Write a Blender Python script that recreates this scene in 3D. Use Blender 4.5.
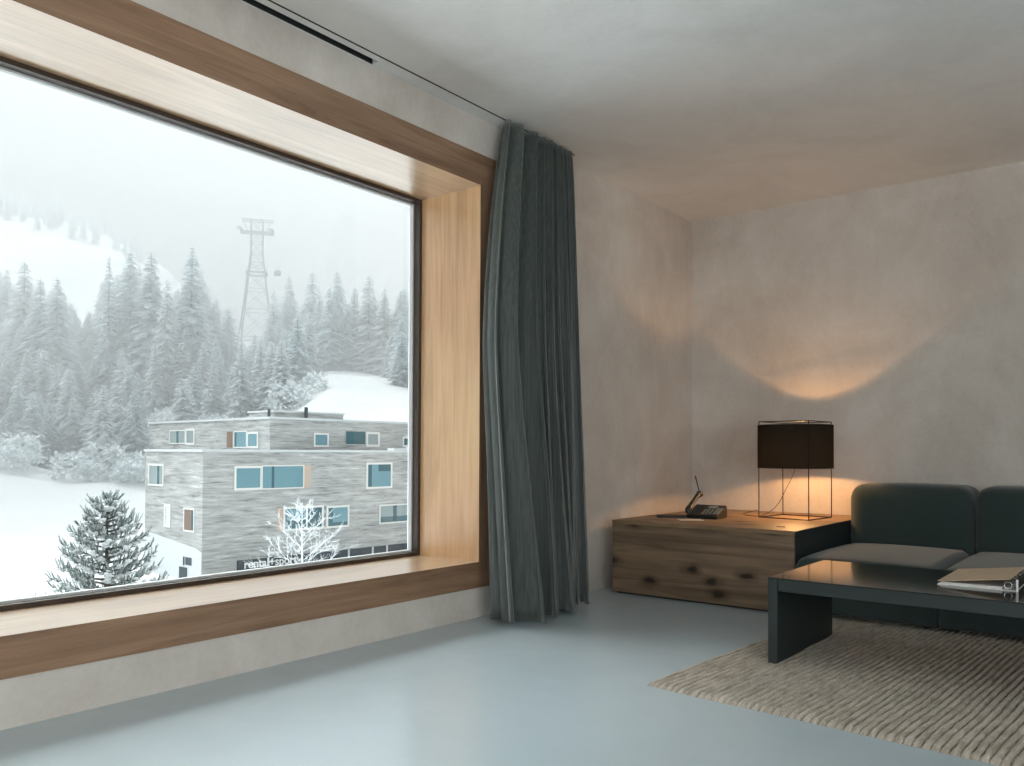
import bpy, bmesh, math, random
from mathutils import Vector, Matrix, noise

for o in list(bpy.data.objects): bpy.data.objects.remove(o)
S = bpy.context.scene
COL = S.collection

# ------------------------------------------------------------------ camera
CAM = Vector((2.928, 0.0, 0.9))
YAW, PIT, ROL = -0.671488, 0.0184109, 0.00443956
fwd = Vector((math.sin(YAW)*math.cos(PIT), math.cos(YAW)*math.cos(PIT), math.sin(PIT)))
rgt = fwd.cross(Vector((0, 0, 1))).normalized(); upv = rgt.cross(fwd)
cr, sr = math.cos(ROL), math.sin(ROL)
rgt, upv = rgt*cr+upv*sr, upv*cr-rgt*sr
cam = bpy.data.cameras.new('camera'); camo = bpy.data.objects.new('camera', cam); COL.objects.link(camo)
m = Matrix((rgt, upv, -fwd)).transposed().to_4x4(); m.translation = CAM
camo.matrix_world = m
cam.sensor_width = 36; cam.lens = 821.5/1024*36; cam.shift_y = 53.69/1024
cam.clip_end = 3000; cam.clip_start = 0.05
S.camera = camo

# ------------------------------------------------------------------ world: bright overcast sky, lighter overhead
W = bpy.data.worlds.new('overcast_sky'); S.world = W; W.use_nodes = True
nt = W.node_tree; nt.nodes.clear()
out = nt.nodes.new('ShaderNodeOutputWorld'); bg = nt.nodes.new('ShaderNodeBackground')
tc = nt.nodes.new('ShaderNodeTexCoord'); sx = nt.nodes.new('ShaderNodeSeparateXYZ')
def wramp(stops, src):
    r = nt.nodes.new('ShaderNodeValToRGB'); els = r.color_ramp.elements
    els[0].position, els[0].color = stops[0][0], (*stops[0][1], 1); els[1].position, els[1].color = stops[-1][0], (*stops[-1][1], 1)
    for p, c in stops[1:-1]: e = els.new(p); e.color = (*c, 1)
    nt.links.new(src, r.inputs['Fac']); return r.outputs['Color']
nt.links.new(tc.outputs['Generated'], sx.inputs[0])
base = wramp([(0, (.56, .58, .58)), (.40, (.57, .57, .56)), (1, (1.3, 1.45, 1.55))], sx.outputs['Z'])
# thin cloud with the sun behind it, high over the valley side (-X)
glow = wramp([(.44, (0, 0, 0)), (.66, (1, 1, 1)), (.9, (1, 1, 1)), (1, (.4, .4, .4))], sx.outputs['Z'])
ng = nt.nodes.new('ShaderNodeMath'); ng.operation = 'MULTIPLY'; ng.inputs[1].default_value = -1; nt.links.new(sx.outputs['X'], ng.inputs[0])
side = wramp([(.0, (0, 0, 0)), (.45, (1, 1, 1))], ng.outputs[0])
m1 = nt.nodes.new('ShaderNodeMix'); m1.data_type = 'RGBA'; m1.blend_type = 'MULTIPLY'; m1.inputs[0].default_value = 1
nt.links.new(glow, m1.inputs[6]); nt.links.new(side, m1.inputs[7])
m2 = nt.nodes.new('ShaderNodeVectorMath'); m2.operation = 'MULTIPLY'; nt.links.new(m1.outputs[2], m2.inputs[0]); m2.inputs[1].default_value = (13.6, 14.4, 14.7)
m3 = nt.nodes.new('ShaderNodeVectorMath'); m3.operation = 'ADD'; nt.links.new(m2.outputs[0], m3.inputs[0]); nt.links.new(base, m3.inputs[1])
nt.links.new(m3.outputs[0], bg.inputs['Color']); bg.inputs['Strength'].default_value = 1.0
nt.links.new(bg.outputs[0], out.inputs['Surface'])

# ------------------------------------------------------------------ exposure and sampling aids
S.view_settings.view_transform = 'Standard'; S.view_settings.look = 'None'
S.view_settings.gamma = 1.0; S.view_settings.exposure = 0.5
S.view_settings.use_curve_mapping = False
S.cycles.use_denoising = True
S.cycles.max_bounces = 12; S.cycles.diffuse_bounces = 6; S.cycles.glossy_bounces = 4
S.cycles.transparent_max_bounces = 16; S.cycles.volume_bounces = 3
S.cycles.sample_clamp_indirect = 6.0

# added fill lamps to brighten the room, unseen behind and right of camera
def area(name, loc, size, size_y, energy, col, direction):
    l = bpy.data.lights.new(name, 'AREA'); l.shape = 'RECTANGLE'; l.size = size; l.size_y = size_y
    l.energy = energy; l.color = col
    o = bpy.data.objects.new(name, l); COL.objects.link(o); o.location = loc
    o.rotation_euler = Vector(direction).to_track_quat('-Z', 'Y').to_euler(); return o
area('rear_fill_lamp', (4.2, -2.9, 1.4), 3.6, 2.0, 42, (0.90, 0.97, 1.0), (-0.1, 1, 0.12))
area('side_fill_lamp', (6.45, -0.6, 1.45), 3.4, 1.9, 120, (0.90, 0.97, 1.0), (-1, 0.0, 0.75))

# ------------------------------------------------------------------ materials
def mat(name, color=(.5, .5, .5), rough=.6, metal=0, spec=.5, **kw):
    mt = bpy.data.materials.new(name); mt.use_nodes = True
    b = mt.node_tree.nodes['Principled BSDF']
    b.inputs['Base Color'].default_value = (*color, 1); b.inputs['Roughness'].default_value = rough
    b.inputs['Metallic'].default_value = metal; b.inputs['Specular IOR Level'].default_value = spec
    for k, v in kw.items(): b.inputs[k.replace('_', ' ')].default_value = v
    return mt
def nodes(mt): return mt.node_tree.nodes, mt.node_tree.links, mt.node_tree.nodes['Principled BSDF']
def mapping(N, L, scale=(1, 1, 1), coord='Object', rot=(0, 0, 0)):
    t = N.new('ShaderNodeTexCoord'); mp = N.new('ShaderNodeMapping')
    mp.inputs['Scale'].default_value = scale; mp.inputs['Rotation'].default_value = rot
    L.new(t.outputs[coord], mp.inputs['Vector']); return mp.outputs[0]
def noise_n(N, L, vec, scale, detail=4, rough=.55, dist=0):
    n = N.new('ShaderNodeTexNoise'); n.inputs['Scale'].default_value = scale
    n.inputs['Detail'].default_value = detail; n.inputs['Roughness'].default_value = rough
    n.inputs['Distortion'].default_value = dist
    L.new(vec, n.inputs['Vector']); return n.outputs['Fac']
def ramp(N, L, fac, stops):
    r = N.new('ShaderNodeValToRGB'); els = r.color_ramp.elements
    while len(els) > 1: els.remove(els[-1])
    els[0].position, els[0].color = stops[0][0], (*stops[0][1], 1)
    for p, c in stops[1:]:
        e = els.new(p); e.color = (*c, 1)
    L.new(fac, r.inputs['Fac']); return r.outputs['Color']
def mixc(N, L, fac, a, b, mode='MIX'):
    x = N.new('ShaderNodeMix'); x.data_type = 'RGBA'; x.blend_type = mode
    if isinstance(fac, (int, float)): x.inputs[0].default_value = fac
    else: L.new(fac, x.inputs[0])
    for i, v in ((6, a), (7, b)):
        if isinstance(v, tuple): x.inputs[i].default_value = (*v, 1)
        else: L.new(v, x.inputs[i])
    return x.outputs[2]
def bump(N, L, b, h, strength, dist=.01):
    n = N.new('ShaderNodeBump'); n.inputs['Strength'].default_value = strength; n.inputs['Distance'].default_value = dist
    L.new(h, n.inputs['Height']); L.new(n.outputs[0], b.inputs['Normal'])
def g(v): return (v, v, v)

def plaster(name, c0, c1, c2, rough=.75, bstr=.25):
    mt = mat(name, c1, rough, spec=.3); N, L, b = nodes(mt)
    v = mapping(N, L); n1 = noise_n(N, L, v, 1.3, 6, .6, .5); n2 = noise_n(N, L, mapping(N, L, (1, 1, .5)), 4.5, 8, .7, .8)
    n3 = noise_n(N, L, v, 38, 4, .6)
    c = ramp(N, L, n1, [(.30, c0), (.52, c1), (.72, c2)])
    c = mixc(N, L, .3, c, ramp(N, L, n2, [(.3, g(.36)), (.5, g(.5)), (.7, g(.64))]), 'OVERLAY')
    c = mixc(N, L, .2, c, ramp(N, L, n3, [(.3, g(.4)), (.7, g(.6))]), 'OVERLAY')
    L.new(c, b.inputs['Base Color'])
    h = mixc(N, L, .3, ramp(N, L, n2, [(.2, g(0)), (.8, g(1))]), ramp(N, L, n3, [(.2, g(0)), (.8, g(1))]))
    bump(N, L, b, h, bstr, .012); return mt
M_wall = plaster('trowelled_plaster', (.53, .475, .42), (.62, .565, .51), (.69, .645, .60))
M_ceil = plaster('ceiling_plaster', (.70, .685, .66), (.78, .77, .75), (.83, .82, .80), bstr=.18)
M_groove = mat('dark_groove', (.03, .03, .03), .9)

M_floor = mat('polished_screed', (.42, .47, .50), .22, spec=.6); N, L, b = nodes(M_floor)
v = mapping(N, L); n1 = noise_n(N, L, v, .9, 5, .6, .6); n2 = noise_n(N, L, v, 6, 6, .6)
c = ramp(N, L, n1, [(.3, (.40, .47, .50)), (.7, (.43, .495, .52))])
c = mixc(N, L, .08, c, ramp(N, L, n2, [(.3, g(.42)), (.7, g(.58))]), 'OVERLAY')
L.new(c, b.inputs['Base Color'])
L.new(ramp(N, L, n2, [(.3, g(.23)), (.7, g(.26))]), b.inputs['Roughness'])

def wood(name, axis, c_d, c_m, c_l, rough=.45, knots=0, knot_scale=3.0, gscale=1.0, knot_col=(.02, .012, .007), spec=.35):
    # grain runs along the given axis (object coordinates)
    mt = mat(name, c_m, rough, spec=spec); N, L, b = nodes(mt)
    sc = [9*gscale]*3; sc[axis] = .55*gscale
    v = mapping(N, L, tuple(sc)); n1 = noise_n(N, L, v, 1.6, 7, .62, 1.2)
    sc2 = [60]*3; sc2[axis] = 1.5
    n2 = noise_n(N, L, mapping(N, L, tuple(sc2)), 2.0, 4, .6)
    lo = noise_n(N, L, mapping(N, L), 1.1, 3, .5)
    c = ramp(N, L, n1, [(.28, c_d), (.5, c_m), (.72, c_l)])
    c = mixc(N, L, .35, c, ramp(N, L, n2, [(.3, g(.36)), (.7, g(.62))]), 'OVERLAY')
    c = mixc(N, L, .4, c, ramp(N, L, lo, [(.35, g(.38)), (.65, g(.6))]), 'OVERLAY')
    if knots:
        sk = [1.0]*3; sk[axis] = .55; sk = tuple(sk)
        vo = N.new('ShaderNodeTexVoronoi'); vo.inputs['Scale'].default_value = knot_scale
        vo.inputs['Randomness'].default_value = 1
        nd = N.new('ShaderNodeTexNoise'); nd.inputs['Scale'].default_value = 9
        vk = mapping(N, L, sk)
        if axis == 0:   # knots seen face-on on the long faces
            vo.voronoi_dimensions = '2D'; sp = N.new('ShaderNodeSeparateXYZ'); L.new(vk, sp.inputs[0]); cb = N.new('ShaderNodeCombineXYZ')
            aa = N.new('ShaderNodeMath'); L.new(sp.outputs['Y'], aa.inputs[0]); L.new(sp.outputs['Z'], aa.inputs[1]); L.new(sp.outputs['X'], cb.inputs[0]); L.new(aa.outputs[0], cb.inputs[1]); vk = cb.outputs[0]
        L.new(vk, nd.inputs['Vector'])
        mv = N.new('ShaderNodeMix'); mv.data_type = 'RGBA'; mv.inputs[0].default_value = .05
        L.new(vk, mv.inputs[6]); L.new(nd.outputs['Color'], mv.inputs[7]); L.new(mv.outputs[2], vo.inputs['Vector'])
        k = ramp(N, L, vo.outputs['Distance'], [(.0, g(1)), (.06, g(.95)), (.12, g(.4)), (.24, g(0))])
        ks = N.new('ShaderNodeMath'); ks.operation = 'MULTIPLY'; ks.inputs[1].default_value = knots
        L.new(k, ks.inputs[0])
        c = mixc(N, L, ks.outputs[0], c, knot_col)
    L.new(c, b.inputs['Base Color']); bump(N, L, b, n2, .12, .003); return mt
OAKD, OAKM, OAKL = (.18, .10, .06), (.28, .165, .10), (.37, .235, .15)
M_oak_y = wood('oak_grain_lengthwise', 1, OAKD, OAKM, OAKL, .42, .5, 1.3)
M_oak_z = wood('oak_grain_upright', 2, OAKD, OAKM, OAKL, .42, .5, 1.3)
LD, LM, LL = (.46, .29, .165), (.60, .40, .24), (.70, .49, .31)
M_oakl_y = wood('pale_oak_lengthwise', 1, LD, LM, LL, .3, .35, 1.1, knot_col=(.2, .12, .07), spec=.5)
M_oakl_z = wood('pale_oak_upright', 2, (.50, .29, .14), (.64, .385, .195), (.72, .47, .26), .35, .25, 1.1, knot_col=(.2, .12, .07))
for m_ in (M_oakl_y, M_oakl_z):
    b = m_.node_tree.nodes['Principled BSDF']; b.inputs['Coat Weight'].default_value = .9; b.inputs['Coat Roughness'].default_value = .28; b.inputs['Coat IOR'].default_value = 1.6
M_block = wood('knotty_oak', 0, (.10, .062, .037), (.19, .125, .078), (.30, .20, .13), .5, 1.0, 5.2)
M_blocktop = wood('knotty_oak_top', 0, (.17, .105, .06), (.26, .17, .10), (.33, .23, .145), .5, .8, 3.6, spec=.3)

def cloth(name, c0, c1, scale=220, rough=.9, sheen=.25, st=(1, 1, 1)):
    mt = mat(name, c1, rough, spec=.15); N, L, b = nodes(mt)
    n = noise_n(N, L, mapping(N, L, st), scale, 3, .7); n2 = noise_n(N, L, mapping(N, L), 5, 3, .5)
    c = ramp(N, L, n, [(.3, c0), (.7, c1)])
    c = mixc(N, L, .15, c, ramp(N, L, n2, [(.3, g(.35)), (.7, g(.65))]), 'OVERLAY')
    L.new(c, b.inputs['Base Color']); b.inputs['Sheen Weight'].default_value = sheen
    bump(N, L, b, n, .35, .002); return mt
M_sofa = cloth('dark_green_wool', (.020, .034, .032), (.040, .058, .055), 260)
M_curtain = cloth('dark_slate_linen', (.026, .042, .039), (.105, .114, .10), 6, .5, .35, (20, 20, .16))
M_curtain.node_tree.nodes['Principled BSDF'].inputs['Specular IOR Level'].default_value = .6
M_table = mat('black_lacquer', (.014, .020, .020), .10, spec=.6)
M_table_s = mat('black_stained_board', (.018, .026, .026), .42, spec=.45)
M_blackmetal = mat('black_wire', (.012, .009, .008), .45, metal=.3)
M_blackplast = mat('black_plastic', (.006, .012, .010), .35, spec=.5)
M_greyplast = mat('grey_plastic', (.16, .17, .17), .4)
M_lcd = mat('display_glass', (.28, .30, .28), .2)
M_whitepaper = mat('white_paper', (.72, .70, .67), .7)
M_kraft = mat('kraft_board', (.50, .36, .24), .6); N, L, b = nodes(M_kraft)
L.new(ramp(N, L, noise_n(N, L, mapping(N, L), 30, 4), [(.3, (.46, .33, .22)), (.7, (.56, .42, .29))]), b.inputs['Base Color'])
M_leather = mat('black_leather', (.02, .014, .010), .55)
M_chrome = mat('chrome', (.7, .7, .7), .2, metal=1)
M_alu = mat('grey_aluminium', (.55, .56, .55), .45, metal=.1)
M_darkstrip = mat('dark_bronze_strip', (.05, .032, .022), .5)

M_rug = mat('woven_jute', (.3, .25, .2), .95, spec=.1); N, L, b = nodes(M_rug)
v = mapping(N, L); n1 = noise_n(N, L, mapping(N, L, (60, 9, 1)), 1.0, 4, .7, .3); n2 = noise_n(N, L, v, 120, 3, .8); n3 = noise_n(N, L, v, 5, 3)
c = ramp(N, L, n1, [(.25, (.28, .235, .185)), (.5, (.46, .405, .335)), (.75, (.60, .545, .47))])
c = mixc(N, L, .35, c, ramp(N, L, n2, [(.3, g(.25)), (.7, g(.72))]), 'OVERLAY')
c = mixc(N, L, .35, c, ramp(N, L, n3, [(.3, g(.4)), (.7, g(.6))]), 'OVERLAY')
at = N.new('ShaderNodeAttribute'); at.attribute_name = 'rib_height'   # pale jute ribs, dark brown low between them
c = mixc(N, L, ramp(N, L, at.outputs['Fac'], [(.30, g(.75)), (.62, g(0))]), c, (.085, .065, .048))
L.new(c, b.inputs['Base Color']); bump(N, L, b, n2, .9, .006)

M_shade = bpy.data.materials.new('black_gauze'); M_shade.use_nodes = True
N, L = M_shade.node_tree.nodes, M_shade.node_tree.links; N.clear()
o_ = N.new('ShaderNodeOutputMaterial'); df = N.new('ShaderNodeBsdfDiffuse'); df.inputs[0].default_value = (.014, .016, .014, 1)
tr = N.new('ShaderNodeBsdfTranslucent'); tr.inputs[0].default_value = (.0016, .0013, .001, 1)
tp = N.new('ShaderNodeBsdfTransparent'); mx = N.new('ShaderNodeAddShader'); mx2 = N.new('ShaderNodeMixShader'); mx2.inputs[0].default_value = 0.0
L.new(df.outputs[0], mx.inputs[0]); L.new(tr.outputs[0], mx.inputs[1]); L.new(mx.outputs[0], mx2.inputs[1]); L.new(tp.outputs[0], mx2.inputs[2]); L.new(mx2.outputs[0], o_.inputs[0])
def emis(name, col, s):
    mt = bpy.data.materials.new(name); mt.use_nodes = True; N, L = mt.node_tree.nodes, mt.node_tree.links; N.clear()
    o_ = N.new('ShaderNodeOutputMaterial'); e = N.new('ShaderNodeEmission'); e.inputs[0].default_value = (*col, 1); e.inputs[1].default_value = s
    L.new(e.outputs[0], o_.inputs[0]); return mt
M_bulb = emis('warm_bulb', (1, .55, .22), 40)
M_glass = bpy.data.materials.new('window_glass'); M_glass.use_nodes = True
N, L = M_glass.node_tree.nodes, M_glass.node_tree.links; N.clear()
o_ = N.new('ShaderNodeOutputMaterial'); tp = N.new('ShaderNodeBsdfTransparent'); tp.inputs[0].default_value = (.985, .995, .99, 1)
gl = N.new('ShaderNodeBsdfGlossy'); gl.inputs['Roughness'].default_value = 0.0
fr = N.new('ShaderNodeFresnel'); fr.inputs[0].default_value = 1.25; mx = N.new('ShaderNodeMixShader')
L.new(fr.outputs[0], mx.inputs[0]); L.new(tp.outputs[0], mx.inputs[1]); L.new(gl.outputs[0], mx.inputs[2]); L.new(mx.outputs[0], o_.inputs[0])

# outdoors
M_snow = mat('fresh_snow', (.62, .65, .66), .9, spec=.1); N, L, b = nodes(M_snow)
n1 = noise_n(N, L, mapping(N, L), .06, 5); L.new(ramp(N, L, n1, [(.3, (.52, .53, .53)), (.7, (.58, .59, .59))]), b.inputs['Base Color'])
M_bounce_slab = mat('bounce_slab_white', (.82, .84, .86), .9, spec=.1)  # whiter than the ground snow so the added slab bounces more light
M_snowcap = mat('snow_on_ledge', (.52, .54, .545), .9, spec=.1)
def frosted(name, dark, snow, lo=.1, hi=.6, sc=1.5, extra=.5, trans=.45):
    mt = mat(name, dark, .95, spec=.05); N, L, b = nodes(mt)
    ge = N.new('ShaderNodeNewGeometry'); s = N.new('ShaderNodeSeparateXYZ'); L.new(ge.outputs['Normal'], s.inputs[0])
    ab = N.new('ShaderNodeMath'); ab.operation = 'ABSOLUTE'; L.new(s.outputs['Z'], ab.inputs[0])
    n = noise_n(N, L, mapping(N, L), sc, 4, .7)
    ad = N.new('ShaderNodeMath'); ad.operation = 'MULTIPLY_ADD'; L.new(n, ad.inputs[0]); ad.inputs[1].default_value = extra; L.new(ab.outputs[0], ad.inputs[2])
    L.new(ramp(N, L, ad.outputs[0], [(lo+.2, dark), (hi+.35, snow)]), b.inputs['Base Color'])
    if trans:
        tl = N.new('ShaderNodeBsdfTranslucent'); ms = N.new('ShaderNodeMixShader'); ms.inputs[0].default_value = trans
        L.new(b.inputs['Base Color'].links[0].from_socket, tl.inputs[0]); om = N['Material Output']
        L.new(b.outputs[0], ms.inputs[1]); L.new(tl.outputs[0], ms.inputs[2]); L.new(ms.outputs[0], om.inputs['Surface'])
    return mt
M_spruce = frosted('frosted_spruce', (.16, .26, .285), (.62, .68, .70), .25, .75, 1.6, .7)
M_spruce_w = frosted('heavily_frosted_spruce', (.34, .40, .41), (.68, .71, .72), .1, .6, 1.6, .7)
M_bush = frosted('rimed_bush_twigs', (.50, .55, .56), (.76, .79, .80), .1, .6, 2.5, .6)
M_bark = mat('dark_bark', (.07, .065, .06), .9)
M_pine = frosted('pine_needles_with_rime', (.022, .05, .042), (.36, .41, .39), .25, .85, 6, .6)
M_rime = mat('rime_white_twigs', (.66, .69, .71), .9, spec=.1)
M_slate = mat('stacked_stone', (.3, .3, .29), .9, spec=.1); N, L, b = nodes(M_slate)
n1 = noise_n(N, L, mapping(N, L, (.45, .45, 5.5)), 1.0, 8, .72, .4); n2 = noise_n(N, L, mapping(N, L, (.25, .25, 1.2)), 1.0, 3, .6)
c = ramp(N, L, n1, [(.32, (.15, .155, .15)), (.45, (.33, .335, .325)), (.58, (.41, .415, .405)), (.70, (.60, .605, .595))])
c = mixc(N, L, .5, c, ramp(N, L, n2, [(.3, g(.38)), (.7, g(.66))]), 'OVERLAY'); L.new(c, b.inputs['Base Color'])
M_plasterw = mat('white_render', (.55, .58, .60), .9)
M_wframe = mat('white_window_frame', (.62, .62, .60), .7)
M_teal = mat('teal_window_glass', (.135, .26, .30), .15, spec=.5)
M_tealdark = mat('dark_window_glass', (.045, .11, .13), .15, spec=.5)
M_greypane = mat('grey_window_glass', (.25, .30, .30), .3, spec=.4)
M_reveal = mat('pale_wood_reveal', (.46, .36, .29), .8)
M_brownpane = mat('brown_shutter', (.20, .14, .11), .8)
M_signdark = mat('dark_shopfront', (.035, .05, .06), .5)
M_signtext = mat('white_sign_letters', (.7, .7, .7), .6)
M_steel = mat('galvanised_steel', (.08, .10, .12), .7)
M_haze = bpy.data.materials.new('valley_mist'); M_haze.use_nodes = True
N, L = M_haze.node_tree.nodes, M_haze.node_tree.links; N.clear()
o_ = N.new('ShaderNodeOutputMaterial'); vs = N.new('ShaderNodeVolumeScatter'); vs.inputs['Color'].default_value = (.99, .985, .98, 1)
vs.inputs['Density'].default_value = .0060; vs.inputs['Anisotropy'].default_value = 0.0
va = N.new('ShaderNodeVolumeAbsorption'); va.inputs['Color'].default_value = (0, 0, 0, 1); va.inputs['Density'].default_value = .0042
av = N.new('ShaderNodeAddShader'); L.new(vs.outputs[0], av.inputs[0]); L.new(va.outputs[0], av.inputs[1]); L.new(av.outputs[0], o_.inputs['Volume'])

# ------------------------------------------------------------------ mesh helpers
def link(name, bm, mats, parent=None, smooth=False, recalc=True):
    if recalc: bmesh.ops.recalc_face_normals(bm, faces=bm.faces)
    me = bpy.data.meshes.new(name); bm.to_mesh(me); bm.free()
    for mm in (mats if isinstance(mats, (list, tuple)) else [mats]): me.materials.append(mm)
    if smooth:
        for p in me.polygons: p.use_smooth = True
    o = bpy.data.objects.new(name, me); COL.objects.link(o)
    if parent: o.parent = parent
    return o
def tag(o, label, cat, group=None, kind=None):
    o['label'] = label; o['category'] = cat
    if group: o['group'] = group
    if kind: o['kind'] = kind
    return o
def struct(name, bm, mats, parent=None, smooth=False):
    o = link(name, bm, mats, parent, smooth); o['kind'] = 'structure'; return o
def empty(name, loc, rz=0):
    o = bpy.data.objects.new(name, None); COL.objects.link(o); o.location = loc; o.rotation_euler = (0, 0, rz)
    o.empty_display_size = .1; return o
def box(bm, x0, x1, y0, y1, z0, z1, bev=0, seg=2, mi=0):
    vs = [bm.verts.new((x, y, z)) for z in (z0, z1) for y in (y0, y1) for x in (x0, x1)]
    fs = [bm.faces.new([vs[i] for i in q]) for q in ((0, 2, 3, 1), (4, 5, 7, 6), (0, 1, 5, 4), (2, 6, 7, 3), (0, 4, 6, 2), (1, 3, 7, 5))]
    for f_ in fs: f_.material_index = mi
    if bev:
        ed = list({e for f_ in fs for e in f_.edges})
        bmesh.ops.bevel(bm, geom=ed, offset=bev, segments=seg, affect='EDGES', profile=.5, clamp_overlap=True)
def obox(bm, P0, a, b_, s0, s1, t0, t1, z0, z1, mi=0):
    # box in a horizontal frame: origin P0, unit vectors a and b_
    vs = []
    for z in (z0, z1):
        for t in (t0, t1):
            for s in (s0, s1):
                p = P0+a*s+b_*t; vs.append(bm.verts.new((p.x, p.y, z)))
    for q in ((0, 2, 3, 1), (4, 5, 7, 6), (0, 1, 5, 4), (2, 6, 7, 3), (0, 4, 6, 2), (1, 3, 7, 5)):
        bm.faces.new([vs[i] for i in q]).material_index = mi
def tube(bm, pts, rad, n=8, cap=True, mi=0):
    pts = [Vector(p) for p in pts]; rads = rad if isinstance(rad, (list, tuple)) else [rad]*len(pts)
    rings = []; ref = None
    for i, p in enumerate(pts):
        d = (pts[min(i+1, len(pts)-1)]-pts[max(i-1, 0)]).normalized()
        if ref is None: ref = Vector((0, 0, 1)) if abs(d.z) < .9 else Vector((1, 0, 0))
        a = (ref-d*ref.dot(d)).normalized(); ref = a; b_ = d.cross(a)
        rings.append([bm.verts.new(p+(a*math.cos(t)+b_*math.sin(t))*rads[i]) for t in [2*math.pi*k/n for k in range(n)]])
    for r0, r1 in zip(rings, rings[1:]):
        for k in range(n): bm.faces.new((r0[k], r0[(k+1) % n], r1[(k+1) % n], r1[k])).material_index = mi
    if cap:
        bm.faces.new(rings[0][::-1]).material_index = mi; bm.faces.new(rings[-1]).material_index = mi
def lathe(bm, prof, c=(0, 0, 0), n=32):
    rings = [[bm.verts.new((c[0]+r*math.cos(t), c[1]+r*math.sin(t), c[2]+z)) for t in [2*math.pi*k/n for k in range(n)]] for r, z in prof]
    for r0, r1 in zip(rings, rings[1:]):
        for k in range(n): bm.faces.new((r0[k], r0[(k+1) % n], r1[(k+1) % n], r1[k]))
    return rings

# ------------------------------------------------------------------ room shell
D, H = 5.972, 2.7288
RX, RY = 6.6, -3.2            # right wall, rear wall
TW = .62                      # thickness of the window wall
FO = (-3.06, 3.55, .163, 2.53)   # outer edge of the wooden window frame (y0,y1,z0,z1)
FI = (-2.90, 3.39, .302, 2.36)   # inner edge
bm = bmesh.new(); box(bm, -TW, RX+.2, RY-.2, D+.2, -.25, 0); struct('floor', bm, M_floor)
bm = bmesh.new()
box(bm, -TW, 0, RY-.2, D+.2, 0, FO[2]); box(bm, -TW, 0, RY-.2, D+.2, FO[3], H+.3)
box(bm, -TW, 0, RY-.2, FO[0], FO[2], FO[3]); box(bm, -TW, 0, FO[1], D+.2, FO[2], FO[3])
struct('wall_left', bm, M_wall)
bm = bmesh.new(); box(bm, 0, RX+.2, D, D+.2, 0, H+.3); struct('wall_far', bm, M_wall)
bm = bmesh.new(); box(bm, RX, RX+.2, RY, D, 0, H+.3); struct('wall_right', bm, M_wall)
bm = bmesh.new()
box(bm, 0, 2.2, RY-.2, RY, 0, H+.3); box(bm, 6.2, RX+.2, RY-.2, RY, 0, H+.3)
box(bm, 2.2, 6.2, RY-.2, RY, 0, .3); box(bm, 2.2, 6.2, RY-.2, RY, 2.5, H+.3)
struct('wall_rear', bm, M_wall)
bm = bmesh.new()
GA = 4.18
box(bm, .101, RX, RY, GA, H, H+.3); box(bm, 0, RX, GA, D, H, H+.3)
box(bm, 0, .088, 2.60, GA, H, H+.3); box(bm, .050, .088, RY, 2.60, H, H+.3); box(bm, 0, .006, RY, 2.6, H, H+.3)
struct('ceiling', bm, M_ceil)
bm = bmesh.new(); box(bm, .0865, .1035, RY, GA+.002, H+.10, H+.13); box(bm, .004, .052, RY, 2.602, H+.20, H+.24)
for x0, x1, y1, zt_ in ((.0058, .009, 2.60, .2), (.0465, .0502, 2.60, .2), (.0878, .0895, GA, .1), (.0995, .1012, GA, .1)): box(bm, x0, x1, RY, y1, H+.001, H+zt_+.01)
struct('trim_1', bm, M_groove)

# wooden window surround, mitred at its corners
w1 = empty('window_1', (0, 1, .163)); w1['kind'] = 'structure'; w1.location = (0, 0, 0)
XI, XO = -.44, .007
def ring_piece(side):
    bm = bmesh.new(); oy0, oy1, oz0, oz1 = FO; iy0, iy1, iz0, iz1 = FI
    if side == 'top': q = ((oy0, oz1), (oy1, oz1), (iy1, iz1), (iy0, iz1))
    if side == 'bot': q = ((oy0, oz0), (oy1, oz0), (iy1, iz0), (iy0, iz0))
    if side == 'r': q = ((oy1, oz0), (oy1, oz1), (iy1, iz1), (iy1, iz0))
    if side == 'l': q = ((oy0, oz0), (oy0, oz1), (iy0, iz1), (iy0, iz0))
    a = [bm.verts.new((XI-.1, y, z)) for y, z in q]; b_ = [bm.verts.new((XO, y, z)) for y, z in q]
    bm.faces.new(a); bm.faces.new(b_)
    for i in range(4):
        f_ = bm.faces.new((a[i], a[(i+1) % 4], b_[(i+1) % 4], b_[i]))
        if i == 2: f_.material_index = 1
    return bm
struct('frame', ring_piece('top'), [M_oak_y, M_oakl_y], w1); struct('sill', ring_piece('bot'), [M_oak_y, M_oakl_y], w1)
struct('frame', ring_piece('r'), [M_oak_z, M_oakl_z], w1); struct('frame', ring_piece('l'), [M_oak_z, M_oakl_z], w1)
def rect_ring(bm, x0, x1, y0, y1, z0, z1, t):
    box(bm, x0, x1, y0, y1, z1-t, z1); box(bm, x0, x1, y0, y1, z0, z0+t)
    box(bm, x0, x1, y0, y0+t, z0+t, z1-t); box(bm, x0, x1, y1-t, y1, z0+t, z1-t)
bm = bmesh.new(); rect_ring(bm, XI-.045, XI, *FI, .020); struct('sash', bm, M_darkstrip, w1)
bm = bmesh.new(); rect_ring(bm, XI-.075, XI-.045, *FI, .029); struct('sash', bm, M_alu, w1)
bm = bmesh.new(); box(bm, XI-.07, XI-.064, FI[0]+.02, FI[1]-.02, FI[2]+.02, FI[3]-.02); struct('pane', bm, M_glass, w1)

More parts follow.
